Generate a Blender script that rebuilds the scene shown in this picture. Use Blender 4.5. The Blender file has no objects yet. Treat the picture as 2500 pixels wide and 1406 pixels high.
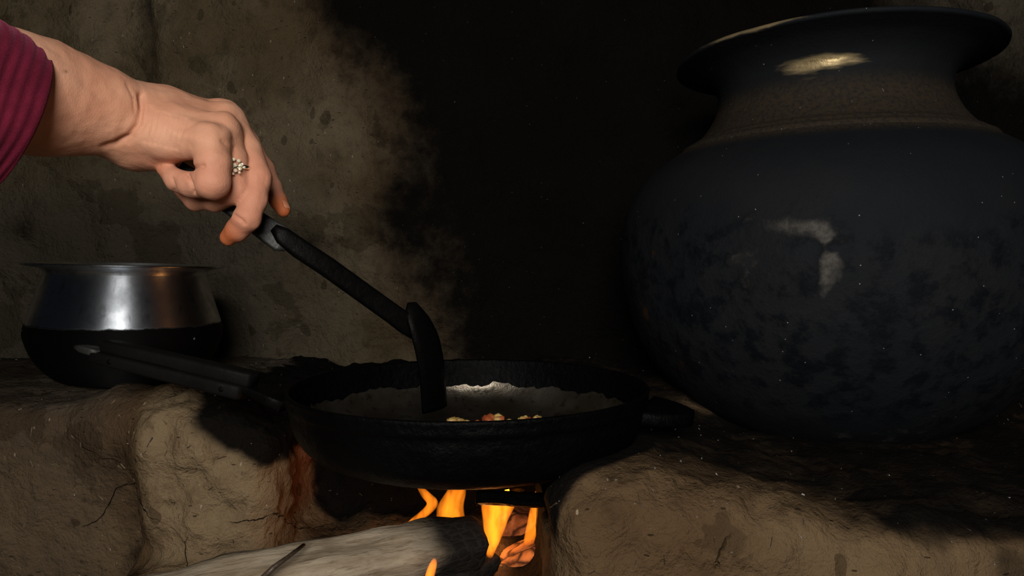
import bpy, bmesh, math, random
import numpy as np
from mathutils import Vector, Matrix

# ------------------------------------------------------------------ camera, world, lights, exposure
S = bpy.context.scene
COL = S.collection
FPX, W_IMG, H_IMG = 1700.0, 2500.0, 1406.0
HORIZON = 650.0
H = 0.43                                   # eye height above the floor
PITCH = math.atan((H_IMG / 2 - HORIZON) / FPX)

cam_d = bpy.data.cameras.new('camera')
cam_d.sensor_fit = 'HORIZONTAL'
cam_d.sensor_width = 36.0
cam_d.lens = 36.0 * FPX / W_IMG
cam_d.clip_start = 0.01
cam = bpy.data.objects.new('camera', cam_d)
cam.location = (0, 0, H)
cam.rotation_euler = (math.pi / 2 - PITCH, 0, 0)
COL.objects.link(cam)
S.camera = cam

world = bpy.data.worlds.new('world')
S.world = world
world.use_nodes = True
bg = world.node_tree.nodes['Background']
bg.inputs[0].default_value = (0.55, 0.72, 1.0, 1)
bg.inputs[1].default_value = 0.006

# daylight from the open doorway behind the cook
door_d = bpy.data.lights.new('doorway_daylight', 'AREA')
door_d.shape = 'RECTANGLE'
door_d.size, door_d.size_y = 0.40, 0.44
door_d.energy = 12.5
door_d.color = (1.0, 0.95, 0.88)
door = bpy.data.objects.new('doorway_daylight', door_d)
door.location = (-0.02, -0.55, H + 0.28)
door.rotation_euler = (math.radians(90 - 9), 0, 0)
COL.objects.link(door)

S.view_settings.view_transform = 'Standard'
S.view_settings.look = 'None'
S.view_settings.exposure = 0.0
S.view_settings.gamma = 1.0
S.view_settings.use_curve_mapping = False

rnd = random.Random(7)
NR = np.random.default_rng(11)


# ------------------------------------------------------------------ helpers
def W(px, py, Y):
    """point of the place on the sight line of a pixel, at distance Y in front of the lens"""
    u, v = (px - W_IMG / 2) / FPX, (H_IMG / 2 - py) / FPX
    y = v * math.sin(PITCH) + math.cos(PITCH)
    z = v * math.cos(PITCH) - math.sin(PITCH)
    k = Y / y
    return np.array([u * k, Y, z * k + H])


def hash3(i, j, k, seed):
    n = (i * 374761393 + j * 668265263 + k * 2147483647 + seed * 974634777) & 0xFFFFFFFF
    n = ((n ^ (n >> 13)) * 1274126177) & 0xFFFFFFFF
    n = n ^ (n >> 16)
    return (n & 0xFFFF).astype(np.float32) / 65535.0


def vnoise(P, scale, seed=0):
    Q = np.asarray(P, dtype=np.float64) * scale
    I = np.floor(Q).astype(np.int64)
    F = (Q - I)
    F = F * F * (3 - 2 * F)
    out = 0
    for a in (0, 1):
        for b in (0, 1):
            for c in (0, 1):
                w = (F[:, 0] if a else 1 - F[:, 0]) * (F[:, 1] if b else 1 - F[:, 1]) * (F[:, 2] if c else 1 - F[:, 2])
                out = out + w * hash3(I[:, 0] + a, I[:, 1] + b, I[:, 2] + c, seed)
    return out * 2 - 1


def fbm(P, scale, octaves=4, seed=0, gain=0.5):
    s, a = 0, 1.0
    for o in range(octaves):
        s = s + a * vnoise(P, scale * 2 ** o, seed + o * 17)
        a *= gain
    return s


def sstep(a, b, x):
    t = np.clip((x - a) / (b - a), 0, 1)
    return t * t * (3 - 2 * t)


def link(name, me, mat=None, parent=None, smooth=True):
    if mat is not None:
        me.materials.append(mat)
    if smooth:
        me.polygons.foreach_set('use_smooth', np.ones(len(me.polygons), dtype=bool))
    o = bpy.data.objects.new(name, me)
    COL.objects.link(o)
    if parent is not None:
        o.parent = parent
    return o


def mesh_from(name, V, Fq):
    me = bpy.data.meshes.new(name)
    me.from_pydata([tuple(map(float, v)) for v in V], [], [tuple(int(i) for i in f) for f in Fq])
    me.update()
    return me


def mesh_np(name, V, Q):
    """quad mesh from arrays"""
    me = bpy.data.meshes.new(name)
    n, m = len(V), len(Q)
    me.vertices.add(n)
    me.vertices.foreach_set('co', np.asarray(V, dtype=np.float32).ravel())
    me.loops.add(m * 4)
    me.loops.foreach_set('vertex_index', np.asarray(Q, dtype=np.int32).ravel())
    me.polygons.add(m)
    me.polygons.foreach_set('loop_start', np.arange(0, m * 4, 4, dtype=np.int32))
    me.update(calc_edges=True)
    me.validate()
    return me


def attr(me, name, vals):
    a = me.attributes.new(name, 'FLOAT', 'POINT')
    a.data.foreach_set('value', np.asarray(vals, dtype=np.float32))


def tag(o, label=None, cat=None, group=None, kind=None):
    if label: o['label'] = label
    if cat: o['category'] = cat
    if group: o['group'] = group
    if kind: o['kind'] = kind
    return o


def empty(name, loc=(0, 0, 0)):
    o = bpy.data.objects.new(name, None)
    o.empty_display_size = 0.05
    o.location = loc
    COL.objects.link(o)
    return o


def verts(me):
    a = np.empty(len(me.vertices) * 3, dtype=np.float32)
    me.vertices.foreach_get('co', a)
    return a.reshape(-1, 3)


def normals(me):
    a = np.empty(len(me.vertices) * 3, dtype=np.float32)
    me.vertices.foreach_get('normal', a)
    return a.reshape(-1, 3)


def set_verts(me, V):
    me.vertices.foreach_set('co', np.asarray(V, dtype=np.float32).ravel())
    me.update()


def surface_nets(Fv, origin, h):
    Fv = Fv.astype(np.float32)
    ins = Fv < 0
    nx, ny, nz = Fv.shape
    acc = np.zeros((nx - 1, ny - 1, nz - 1, 3), np.float32)
    cnt = np.zeros((nx - 1, ny - 1, nz - 1), np.float32)
    for ax in range(3):
        for b in (0, 1):
            for c in (0, 1):
                o = [0, 0, 0]
                oth = [k for k in range(3) if k != ax]
                o[oth[0]], o[oth[1]] = b, c
                p = list(o); p[ax] = 1
                sl = lambda q: tuple(slice(q[k], q[k] + Fv.shape[k] - 1) for k in range(3))
                f0, f1 = Fv[sl(o)], Fv[sl(p)]
                m = ins[sl(o)] != ins[sl(p)]
                idx = np.nonzero(m)
                t = f0[idx] / (f0[idx] - f1[idx])
                for k in range(3):
                    acc[idx + (k,)] += (t if k == ax else o[k])
                cnt[idx] += 1
    act = np.nonzero(cnt > 0)
    ids = -np.ones(cnt.shape, np.int64)
    ids[act] = np.arange(len(act[0]))
    V = (acc[act] / cnt[act][:, None] + np.stack(act, 1)) * h + np.asarray(origin)
    quads = []
    for ax in range(3):
        a1, a2 = [(1, 2), (2, 0), (0, 1)][ax]
        s0 = [slice(None)] * 3; s1 = [slice(None)] * 3
        s0[ax] = slice(0, -1); s1[ax] = slice(1, None)
        i0, i1 = ins[tuple(s0)], ins[tuple(s1)]
        for flip in (False, True):
            m = (i0 & ~i1) if not flip else (~i0 & i1)
            e = np.stack(np.nonzero(m), 1)
            ok = (e[:, a1] > 0) & (e[:, a2] > 0) & (e[:, a1] < Fv.shape[a1] - 1) & (e[:, a2] < Fv.shape[a2] - 1)
            e = e[ok]
            if not len(e):
                continue
            def cid(d1, d2):
                c = e.copy(); c[:, a1] -= d1; c[:, a2] -= d2
                return ids[c[:, 0], c[:, 1], c[:, 2]]
            q = np.stack([cid(1, 1), cid(0, 1), cid(0, 0), cid(1, 0)], 1)
            if flip:
                q = q[:, ::-1]
            quads.append(q)
    return V, np.concatenate(quads)


def smin(a, b, k):
    h = np.clip(0.5 + 0.5 * (b - a) / k, 0, 1)
    return b + (a - b) * h - k * h * (1 - h)


def sd_roundcone(P, a, b, r1, r2):
    ba = b - a
    l2 = float(ba @ ba)
    t = np.clip(((P - a) @ ba) / max(l2, 1e-12), 0, 1)
    d = np.linalg.norm(P - a - t[..., None] * ba, axis=-1)
    return d - (r1 + (r2 - r1) * t)


def lathe(name, prof, mat, parent=None, seg=96, loc=(0, 0, 0), wobble=None):
    n = len(prof)
    A = np.linspace(0, 2 * np.pi, seg, endpoint=False)
    R = np.array([p[0] for p in prof]); Z = np.array([p[1] for p in prof])
    V = np.stack([R[:, None] * np.cos(A), R[:, None] * np.sin(A), Z[:, None] + 0 * A], -1).reshape(-1, 3)
    i = np.arange(n - 1)[:, None] * seg; j = np.arange(seg)[None]; k = (j + 1) % seg
    Q = np.stack([i + j, i + k, i + k + seg, i + j + seg], -1).reshape(-1, 4)
    if wobble:
        V = wobble(V)
    me = mesh_np(name, V, Q)
    o = link(name, me, mat, parent)
    o.location = loc
    return o


def dense(prof, step):
    """resample a profile with Catmull-Rom"""
    P = np.array(prof, float)
    out = []
    for i in range(len(P) - 1):
        p0, p1, p2, p3 = P[max(i - 1, 0)], P[i], P[i + 1], P[min(i + 2, len(P) - 1)]
        m = max(2, int(np.linalg.norm(p2 - p1) / step))
        for t in np.linspace(0, 1, m, endpoint=False):
            out.append(0.5 * ((2 * p1) + (-p0 + p2) * t + (2 * p0 - 5 * p1 + 4 * p2 - p3) * t * t + (-p0 + 3 * p1 - 3 * p2 + p3) * t ** 3))
    out.append(P[-1])
    return [tuple(o) for o in out]


def sweep(name, path, ring_fn, mat, parent=None, cap=True, up=(0, 0, 1)):
    """tube along path; ring_fn(i, t) -> list of (a, b) offsets in the (side, up) frame"""
    path = [np.array(p, float) for p in path]
    V, F = [], []
    n = len(path)
    m = None
    for i, p in enumerate(path):
        d = path[min(i + 1, n - 1)] - path[max(i - 1, 0)]
        d /= np.linalg.norm(d)
        s = np.cross(d, np.array(up, float)); s /= np.linalg.norm(s)
        u = np.cross(s, d)
        ring = ring_fn(i, i / (n - 1))
        m = len(ring)
        for a, b in ring:
            V.append(p + s * a + u * b)
    for i in range(n - 1):
        for j in range(m):
            k = (j + 1) % m
            F.append((i * m + j, i * m + k, (i + 1) * m + k, (i + 1) * m + j))
    if cap:
        F.append(tuple(range(m)))
        F.append(tuple((n - 1) * m + j for j in reversed(range(m))))
    me = mesh_from(name, V, F)
    bm = bmesh.new(); bm.from_mesh(me)
    bmesh.ops.recalc_face_normals(bm, faces=bm.faces)
    bm.to_mesh(me); bm.free()
    return link(name, me, mat, parent)


def ell(a, b, m=16):
    return [(a * math.cos(2 * math.pi * j / m), b * math.sin(2 * math.pi * j / m)) for j in range(m)]


def rrect(a, b, r, m=4):
    out = []
    for cx, cy, s in ((a - r, b - r, 0), (-a + r, b - r, 1), (-a + r, -b + r, 2), (a - r, -b + r, 3)):
        for k in range(m):
            t = (s + k / (m - 1)) * math.pi / 2
            out.append((cx + r * math.cos(t), cy + r * math.sin(t)))
    return out


# ------------------------------------------------------------------ materials
class NT:
    def __init__(s, name):
        s.m = bpy.data.materials.new(name); s.m.use_nodes = True
        s.t = s.m.node_tree; s.t.nodes.clear()
        s.out = s.n('ShaderNodeOutputMaterial')
        s.tc = s.n('ShaderNodeTexCoord')
        s.obj = s.tc.outputs['Object']

    def n(s, ty, **kw):
        x = s.t.nodes.new(ty)
        for k, v in kw.items():
            setattr(x, k, v)
        return x

    def l(s, a, b):
        s.t.links.new(a, b)

    def setin(s, node, i, v):
        if hasattr(v, 'bl_idname') or isinstance(v, bpy.types.NodeSocket):
            s.l(v, node.inputs[i])
        else:
            node.inputs[i].default_value = v

    def noise(s, scale, detail=4, rough=0.55, vec=None, dist=0.0):
        x = s.n('ShaderNodeTexNoise')
        x.inputs['Scale'].default_value = scale
        x.inputs['Detail'].default_value = detail
        x.inputs['Roughness'].default_value = rough
        x.inputs['Distortion'].default_value = dist
        s.l(vec or s.obj, x.inputs['Vector'])
        return x.outputs['Fac']

    def map(s, scale=(1, 1, 1), rot=(0, 0, 0), vec=None):
        x = s.n('ShaderNodeMapping')
        x.inputs['Scale'].default_value = scale
        x.inputs['Rotation'].default_value = rot
        s.l(vec or s.obj, x.inputs['Vector'])
        return x.outputs[0]

    def math(s, op, a, b=None, c=None, clamp=False):
        x = s.n('ShaderNodeMath', operation=op, use_clamp=clamp)
        s.setin(x, 0, a)
        if b is not None: s.setin(x, 1, b)
        if c is not None: s.setin(x, 2, c)
        return x.outputs[0]

    def rng(s, v, a, b, c=0.0, d=1.0):
        x = s.n('ShaderNodeMapRange', interpolation_type='SMOOTHSTEP')
        s.setin(x, 0, v)
        for i, q in enumerate((a, b, c, d)):
            x.inputs[1 + i].default_value = q
        return x.outputs[0]

    def mix(s, f, a, b):
        x = s.n('ShaderNodeMix', data_type='RGBA')
        s.setin(x, 0, f)
        for i, v in ((6, a), (7, b)):
            if isinstance(v, tuple):
                x.inputs[i].default_value = (*v, 1) if len(v) == 3 else v
            else:
                s.l(v, x.inputs[i])
        return x.outputs[2]

    def attr(s, name):
        return s.n('ShaderNodeAttribute', attribute_name=name).outputs['Fac']

    def voro(s, scale, feature='F1', vec=None, out='Distance', rand=1.0):
        x = s.n('ShaderNodeTexVoronoi', feature=feature)
        x.inputs['Scale'].default_value = scale
        x.inputs['Randomness'].default_value = rand
        s.l(vec or s.obj, x.inputs['Vector'])
        return x.outputs[out]

    def specks(s, scale, size, keep, vec=None):
        """sparse flecks"""
        x = s.n('ShaderNodeTexVoronoi', feature='F1')
        x.inputs['Scale'].default_value = scale
        s.l(vec or s.obj, x.inputs['Vector'])
        a = s.math('LESS_THAN', x.outputs['Distance'], size)
        sep = s.n('ShaderNodeSeparateColor'); s.l(x.outputs['Color'], sep.inputs[0])
        b = s.math('LESS_THAN', sep.outputs[0], keep)
        return s.math('MULTIPLY', a, b)

    def bump(s, h, strength, dist=0.002, nrm=None):
        x = s.n('ShaderNodeBump')
        x.inputs['Strength'].default_value = strength
        x.inputs['Distance'].default_value = dist
        s.l(h, x.inputs['Height'])
        if nrm is not None: s.l(nrm, x.inputs['Normal'])
        return x.outputs[0]

    def warp(s, amount, scale, vec=None):
        x = s.n('ShaderNodeTexNoise'); x.inputs['Scale'].default_value = scale
        x.inputs['Detail'].default_value = 3
        s.l(vec or s.obj, x.inputs['Vector'])
        v = s.n('ShaderNodeVectorMath', operation='MULTIPLY_ADD')
        s.l(x.outputs['Color'], v.inputs[0]); v.inputs[1].default_value = (amount,) * 3
        s.l(vec or s.obj, v.inputs[2])
        return v.outputs[0]

    def bsdf(s, col, rough=0.8, metal=0.0, nrm=None, spec=0.5, **kw):
        x = s.n('ShaderNodeBsdfPrincipled')
        for k, v in (('Base Color', col), ('Roughness', rough), ('Metallic', metal), ('Specular IOR Level', spec)):
            if isinstance(v, tuple):
                x.inputs[k].default_value = (*v, 1)
            elif isinstance(v, (int, float)):
                x.inputs[k].default_value = v
            else:
                s.l(v, x.inputs[k])
        for k, v in kw.items():
            k = k.replace('_', ' ')
            if isinstance(v, (int, float, tuple, list)):
                x.inputs[k].default_value = v
            else:
                s.l(v, x.inputs[k])
        if nrm is not None: s.l(nrm, x.inputs['Normal'])
        s.l(x.outputs[0], s.out.inputs['Surface'])
        return s.m


def srgb(r, g, b):
    f = lambda c: (c / 255 / 12.92) if c / 255 <= 0.04045 else ((c / 255 + 0.055) / 1.055) ** 2.4
    return (f(r), f(g), f(b))


def mat_mud(name, tint=(0.082, 0.049, 0.025), pale=(0.135, 0.088, 0.046), crack=0.8, speck=1.0, grain=1.0):
    t = NT(name)
    soot = t.attr('soot'); burnt = t.attr('burnt'); grey = t.attr('grey'); wornp = t.attr('pale')
    n1 = t.noise(7, 5); n2 = t.noise(38, 5, 0.65); n3 = t.noise(220, 4, 0.7)
    col = t.mix(t.rng(n1, 0.35, 0.68), tint, pale)
    col = t.mix(t.rng(n2, 0.45, 0.75, 0, 0.55), col, tuple(c * 0.45 for c in tint))
    col = t.mix(t.math('MULTIPLY', wornp, t.rng(n2, 0.25, 0.6, 0.35, 1)), col, (0.23, 0.165, 0.095))
    col = t.mix(grey, col, (0.108, 0.096, 0.077))
    # reddish burnt clay
    col = t.mix(t.math('MULTIPLY', burnt, t.rng(n2, 0.3, 0.6, 0.5, 1)), col, (0.20, 0.050, 0.022))
    # embedded chaff and pits
    sv = t.map((60, 60, 190), (0.5, 0.9, 0.3), t.warp(0.03, 9))
    col = t.mix(t.math('MULTIPLY', t.specks(1.0, 0.13, 0.30, sv), 0.75), col, tuple(c * 0.14 for c in tint))
    sv2 = t.map((150, 70, 70), (0.2, 0.4, 1.1), t.warp(0.03, 9))
    col = t.mix(t.math('MULTIPLY', t.specks(1.0, 0.13, 0.12, sv2), 0.55), col, (0.42, 0.36, 0.26))
    # larger pits, and damp brown patches with a rim
    pv = t.map((42, 42, 24), (0.3, 0.5, 0.8), t.warp(0.05, 14))
    col = t.mix(t.math('MULTIPLY', t.specks(1.0, 0.24, 0.16, pv), 0.55), col, tuple(c * 0.3 for c in tint))
    col = t.mix(t.rng(t.noise(8.5, 5, 0.6), 0.575, 0.60, 0, 0.45), col, tuple(c * 0.4 for c in tint))
    # cracks
    wv = t.warp(0.10, 6, t.warp(0.012, 60))
    cr = t.voro(5.5, 'DISTANCE_TO_EDGE', wv)
    crm = t.math('MULTIPLY', t.rng(cr, 0.0, 0.0045, 1, 0), t.rng(t.noise(4.3, 3), 0.55, 0.62))
    crm = t.math('MULTIPLY', crm, crack)
    col = t.mix(crm, col, (0.012, 0.009, 0.006))
    # soot, and shade painted in with it, broken up by grain
    sf = t.math('ADD', soot, t.math('MULTIPLY', t.math('SUBTRACT', n2, 0.5), 0.55))
    sf = t.math('ADD', sf, t.math('MULTIPLY', t.math('SUBTRACT', n1, 0.5), 0.5))
    sfm = t.math('MULTIPLY', t.rng(sf, 0.08, 0.90), t.rng(soot, 0.0, 0.06))
    col = t.mix(t.math('MULTIPLY', sfm, 0.985), col, (0.0034, 0.0030, 0.0028))
    # ash flecks that settled on it
    sp = t.math('MAXIMUM', t.specks(95, 0.08, 0.05 * speck), t.specks(230, 0.13, 0.06 * speck))
    col = t.mix(t.math('MULTIPLY', sp, 0.4), col, (0.22, 0.21, 0.19))
    hgt = t.math('ADD', t.math('MULTIPLY', n2, 1.0), t.math('ADD', t.math('MULTIPLY', n3, 0.35), t.math('MULTIPLY', t.noise(95, 5, 0.65), 0.8)))
    hgt = t.math('SUBTRACT', hgt, t.math('MULTIPLY', crm, 1.2))
    nb = t.bump(hgt, 0.9 * grain, 0.007)
    return t.bsdf(col, t.rng(n2, 0.3, 0.7, 0.85, 0.97), 0, nb, 0.06)


M = {}
M['mud'] = mat_mud('stove_mud')
M['wallmud'] = mat_mud('wall_mud', (0.098, 0.074, 0.041), (0.160, 0.126, 0.080), crack=0.0, speck=0.35, grain=1.3)
M['floor'] = mat_mud('floor_mud', (0.10, 0.08, 0.05), (0.14, 0.11, 0.08))


def mat_skin():
    t = NT('skin')
    st = t.attr('stain'); red = t.attr('blush')
    n1 = t.noise(28, 4); n2 = t.noise(160, 3)
    col = t.mix(t.rng(n1, 0.3, 0.7), (0.51, 0.238, 0.145), (0.59, 0.31, 0.200))
    col = t.mix(t.math('MULTIPLY', red, 0.6), col, (0.50, 0.20, 0.13))
    col = t.mix(t.rng(n2, 0.55, 0.8, 0, 0.25), col, (0.38, 0.19, 0.11))
    col = t.mix(st, col, (0.40, 0.105, 0.035))
    mole = t.attr('mole')
    col = t.mix(mole, col, (0.16, 0.07, 0.04))
    fine = t.voro(650, 'DISTANCE_TO_EDGE', t.map((1, 1, 0.6), (0.3, 0.5, 0.2)))
    hb = t.math('ADD', t.math('MULTIPLY', t.rng(fine, 0, 0.25), 0.35), t.math('MULTIPLY', t.noise(300, 4, 0.6), 0.7))
    nb = t.bump(hb, 0.16, 0.0009)
    return t.bsdf(col, 0.62, 0, nb, 0.22, Subsurface_Weight=0.10, Subsurface_Radius=(0.006, 0.0025, 0.0015), Subsurface_Scale=1.0)


M['skin'] = mat_skin()


def mat_nail():
    t = NT('nail')
    return t.bsdf(t.mix(t.noise(400), (0.42, 0.15, 0.07), (0.5, 0.22, 0.12)), 0.35)


M['nail'] = mat_nail()


def mat_sleeve():
    t = NT('maroon_cord')
    n = t.noise(900, 3, 0.7); n2 = t.noise(60, 3)
    col = t.mix(t.rng(n2, 0.3, 0.7), (0.078, 0.0050, 0.0150), (0.118, 0.0080, 0.0235))
    col = t.mix(t.math('MULTIPLY', t.rng(n, 0.5, 0.8), 0.5), col, (0.135, 0.016, 0.036))
    nb = t.bump(n, 0.5, 0.001)
    return t.bsdf(col, 0.9, 0, nb, 0.1, Sheen_Weight=0.25, Sheen_Roughness=0.4, Sheen_Tint=(0.9, 0.25, 0.4, 1))


M['sleeve'] = mat_sleeve()


def mat_metal(name, col, rough, metal=1.0, bscale=90, bstr=0.15, spec=0.5, dirt=None):
    t = NT(name)
    n = t.noise(bscale, 5, 0.65); n2 = t.noise(14, 4)
    c = t.mix(t.rng(n2, 0.35, 0.7), col, tuple(x * 0.6 for x in col))
    if dirt: c = t.mix(t.rng(n, 0.5, 0.7, 0, 0.8), c, dirt)
    nb = t.bump(n, bstr, 0.002)
    return t.bsdf(c, t.rng(n, 0.3, 0.75, rough * 0.85, min(1, rough * 1.25)), metal, nb, spec)


M['iron'] = mat_metal('seasoned_iron', (0.0016, 0.0016, 0.0018), 0.45, 0.0, 170, 0.8, 0.055)
M['irondark'] = mat_metal('black_iron', (0.0022, 0.0020, 0.0020), 0.5, 0.0, 120, 0.5, 0.06)
M['greymetal'] = mat_metal('grey_steel', (0.050, 0.050, 0.048), 0.5, 0.5, 200, 0.25)
M['bakelite'] = mat_metal('burnt_wood_scale', (0.0065, 0.0058, 0.0055), 0.6, 0.0, 60, 0.4, 0.08)
M['silver'] = mat_metal('ring_silver', (0.85, 0.83, 0.72), 0.2, 1.0, 300, 0.05)


def mat_gem():
    t = NT('ring_stone')
    return t.bsdf((0.95, 0.88, 0.66), 0.12, 0.35, None, 0.9)


M['gem'] = mat_gem()


def mat_aluminium():
    """bright worn aluminium above, cooked-on soot below"""
    t = NT('aluminium_sooted')
    soot = t.attr('soot')
    n = t.noise(55, 6, 0.65); nf = t.noise(420, 4, 0.7)
    sc = t.noise(1.0, 3, 0.5, t.map((130, 130, 14)))
    sc2 = t.noise(1.0, 4, 0.6, t.map((18, 18, 160), (0.5, 0.2, 0)))
    c = t.mix(t.rng(n, 0.35, 0.7), (0.72, 0.77, 0.84), (0.46, 0.50, 0.55))
    c = t.mix(t.rng(sc, 0.58, 0.72, 0, 0.35), c, (0.12, 0.12, 0.13))
    c = t.mix(t.rng(nf, 0.6, 0.75, 0, 0.5), c, (0.10, 0.10, 0.11))
    s = t.math('ADD', soot, t.math('MULTIPLY', t.math('SUBTRACT', n, 0.5), 0.35))
    s = t.rng(s, 0.4, 0.62)
    c = t.mix(s, c, (0.0022, 0.0022, 0.0022))
    fl = t.specks(120, 0.16, 0.05)
    c = t.mix(t.math('MULTIPLY', fl, 0.5), c, (0.3, 0.3, 0.3))
    ro = t.math('ADD', t.rng(n, 0.3, 0.7, 0.33, 0.45), t.math('MULTIPLY', s, 0.4))
    me = t.math('SUBTRACT', 1.0, t.rng(s, 0.85, 1.0))
    hb = t.math('ADD', t.math('MULTIPLY', n, 0.6), t.math('ADD', t.math('MULTIPLY', nf, 0.25), t.math('MULTIPLY', sc2, 0.3)))
    tg = t.n('ShaderNodeTangent', direction_type='RADIAL', axis='Z')
    return t.bsdf(c, ro, me, t.bump(hb, 0.10, 0.0012), 0.15, Anisotropic=0.8, Anisotropic_Rotation=0.25, Tangent=tg.outputs[0])


M['alu'] = mat_aluminium()


def mat_bigpot():
    t = NT('smoked_copper_pot')
    dust = t.attr('dust'); shine = t.attr('shine'); ash = t.attr('ash'); rust = t.attr('rust'); blue = t.attr('crust')
    n1 = t.noise(9, 6, 0.6); n2 = t.noise(48, 6, 0.65); n3 = t.noise(260, 4, 0.7)
    c = t.mix(t.rng(n1, 0.35, 0.7), (0.0066, 0.0083, 0.0108), (0.0100, 0.0106, 0.0118))
    c = t.mix(t.math('MULTIPLY', blue, t.rng(n2, 0.45, 0.62)), c, (0.0026, 0.0036, 0.0052))
    # dust on the shoulder
    df = t.math('MULTIPLY', dust, t.rng(n3, 0.32, 0.62, 0.35, 1.0))
    c = t.mix(df, c, (0.038, 0.028, 0.018))
    # ash and lime crust
    af = t.math('ADD', ash, t.math('MULTIPLY', t.math('SUBTRACT', n2, 0.5), 1.3))
    af = t.rng(af, 0.40, 0.95)
    af = t.math('MULTIPLY', af, t.rng(ash, 0.02, 0.15))
    c = t.mix(t.math('MULTIPLY', af, t.rng(n3, 0.3, 0.7, 0.5, 1)), c, (0.080, 0.074, 0.066))
    rf = t.math('MULTIPLY', t.rng(t.math('ADD', rust, t.math('MULTIPLY', t.math('SUBTRACT', n2, 0.5), 2.2)), 0.45, 0.95), t.rng(rust, 0.02, 0.2))
    c = t.mix(rf, c, (0.036, 0.018, 0.008))
    # worn metal on the throat, placed to paint in the neck and rim highlights
    streak = t.noise(1.0, 5, 0.6, t.map((16, 16, 130)))
    sf = t.math('ADD', shine, t.math('MULTIPLY', t.math('SUBTRACT', streak, 0.5), 1.3))
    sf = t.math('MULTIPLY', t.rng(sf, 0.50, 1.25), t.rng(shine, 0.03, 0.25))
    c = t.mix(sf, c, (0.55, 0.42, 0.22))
    sp = t.math('MAXIMUM', t.specks(70, 0.05, 0.12), t.specks(170, 0.09, 0.10))
    c = t.mix(t.math('MULTIPLY', sp, 0.65), c, (0.30, 0.29, 0.27))
    ro = t.math('SUBTRACT', 0.72, t.math('MULTIPLY', sf, 0.38))
    nb = t.bump(t.math('ADD', t.math('MULTIPLY', n2, t.math('ADD', 0.25, t.math('MULTIPLY', blue, 0.9))), t.math('MULTIPLY', n3, 0.2)), 0.5, 0.004)
    return t.bsdf(c, ro, sf, nb, 0.10)


M['bigpot'] = mat_bigpot()


def mat_wood():
    t = NT('split_firewood')
    ch = t.attr('char')
    v = t.map((80, 13, 80))
    g = t.noise(1.0, 6, 0.62, v); g2 = t.noise(1.0, 5, 0.7, t.map((260, 34, 260))); n = t.noise(30, 5)
    c = t.mix(t.rng(g, 0.32, 0.68), (0.22, 0.165, 0.105), (0.40, 0.33, 0.24))
    c = t.mix(t.rng(g2, 0.50, 0.72, 0, 0.8), c, (0.12, 0.08, 0.045))
    c = t.mix(t.rng(n, 0.55, 0.72, 0, 0.4), c, (0.22, 0.15, 0.09))
    f = t.math('ADD', ch, t.math('MULTIPLY', t.math('SUBTRACT', n, 0.5), 0.5))
    f = t.rng(f, 0.2, 0.8)
    bl = t.voro(150, 'DISTANCE_TO_EDGE', t.map((1, 0.6, 1), vec=t.warp(0.01, 60)))
    c = t.mix(f, c, t.mix(t.rng(bl, 0.0, 0.12), (0.016, 0.013, 0.011), (0.008, 0.0065, 0.0055)))
    hb = t.math('ADD', t.math('ADD', g, t.math('MULTIPLY', g2, 0.5)), t.math('MULTIPLY', t.math('MULTIPLY', bl, f), 1.0))
    return t.bsdf(c, 0.85, 0, t.bump(hb, 0.6, 0.004), 0.2)


M['wood'] = mat_wood()


def mat_ember(glow):
    t = NT('ember_wood')
    cells = t.voro(42, 'DISTANCE_TO_EDGE', t.map((1, 0.7, 1), vec=t.warp(0.016, 45)))
    n = t.noise(26, 5); n2 = t.noise(110, 4)
    c = t.mix(t.rng(cells, 0, 0.10), (0.02, 0.01, 0.008), t.mix(t.rng(n2, 0.35, 0.7), (0.10, 0.045, 0.022), (0.19, 0.095, 0.05)))
    e = t.math('MULTIPLY', t.rng(n, 0.38, 0.72), t.rng(cells, 0.0, 0.16, 0.15, 1))
    e = t.math('MULTIPLY', e, glow)  # ember glow, partly painting in flame light on the wood
    return t.bsdf(c, 0.9, 0, t.bump(cells, 0.8, 0.006), 0.1, Emission_Color=(1.0, 0.20, 0.022, 1), Emission_Strength=e)


M['ember'] = mat_ember(0.85)


def mat_ash():
    t = NT('ash')
    n = t.noise(60, 5); n2 = t.noise(18, 3)
    c = t.mix(t.rng(n, 0.3, 0.7), (0.05, 0.045, 0.04), (0.22, 0.2, 0.18))
    e = t.math('MULTIPLY', t.rng(t.noise(35, 4), 0.55, 0.75), 1.2)
    return t.bsdf(c, 0.95, 0, t.bump(n, 0.8, 0.006), 0.1, Emission_Color=(1, 0.14, 0.015, 1), Emission_Strength=e)


M['ash'] = mat_ash()


def mat_flame(name, dens):
    t = NT(name)
    e = t.n('ShaderNodeEmission')
    n = t.noise(1.0, 3, 0.6, t.map((150, 90, 26), vec=t.warp(0.02, 30)))
    e.inputs[0].default_value = (1.0, 0.235, 0.010, 1)
    t.l(t.rng(n, 0.30, 0.68, dens * 0.35, dens * 1.5), e.inputs[1])
    t.l(e.outputs[0], t.out.inputs['Volume'])
    return t.m


M['flame'] = mat_flame('fire', 60)
M['flame_hot'] = mat_flame('fire_bright', 95)
M['flame_thin'] = mat_flame('fire_thin', 22)


def mat_film():
    t = NT('thick_gravy_film')
    n = t.noise(120, 5, 0.65); n2 = t.noise(22, 4); n3 = t.noise(420, 4, 0.7)
    c = t.mix(t.rng(n2, 0.35, 0.7), (0.10, 0.083, 0.060), (0.18, 0.160, 0.130))
    c = t.mix(t.rng(n, 0.54, 0.7, 0, 0.75), c, (0.03, 0.022, 0.015))
    c = t.mix(t.math('MULTIPLY', t.specks(260, 0.25, 0.25), 0.5), c, (0.12, 0.09, 0.05))
    hb = t.math('ADD', n, t.math('MULTIPLY', n3, 0.5))
    return t.bsdf(c, 0.31, 0.9, t.bump(hb, 0.22, 0.002), 0.8)


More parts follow.
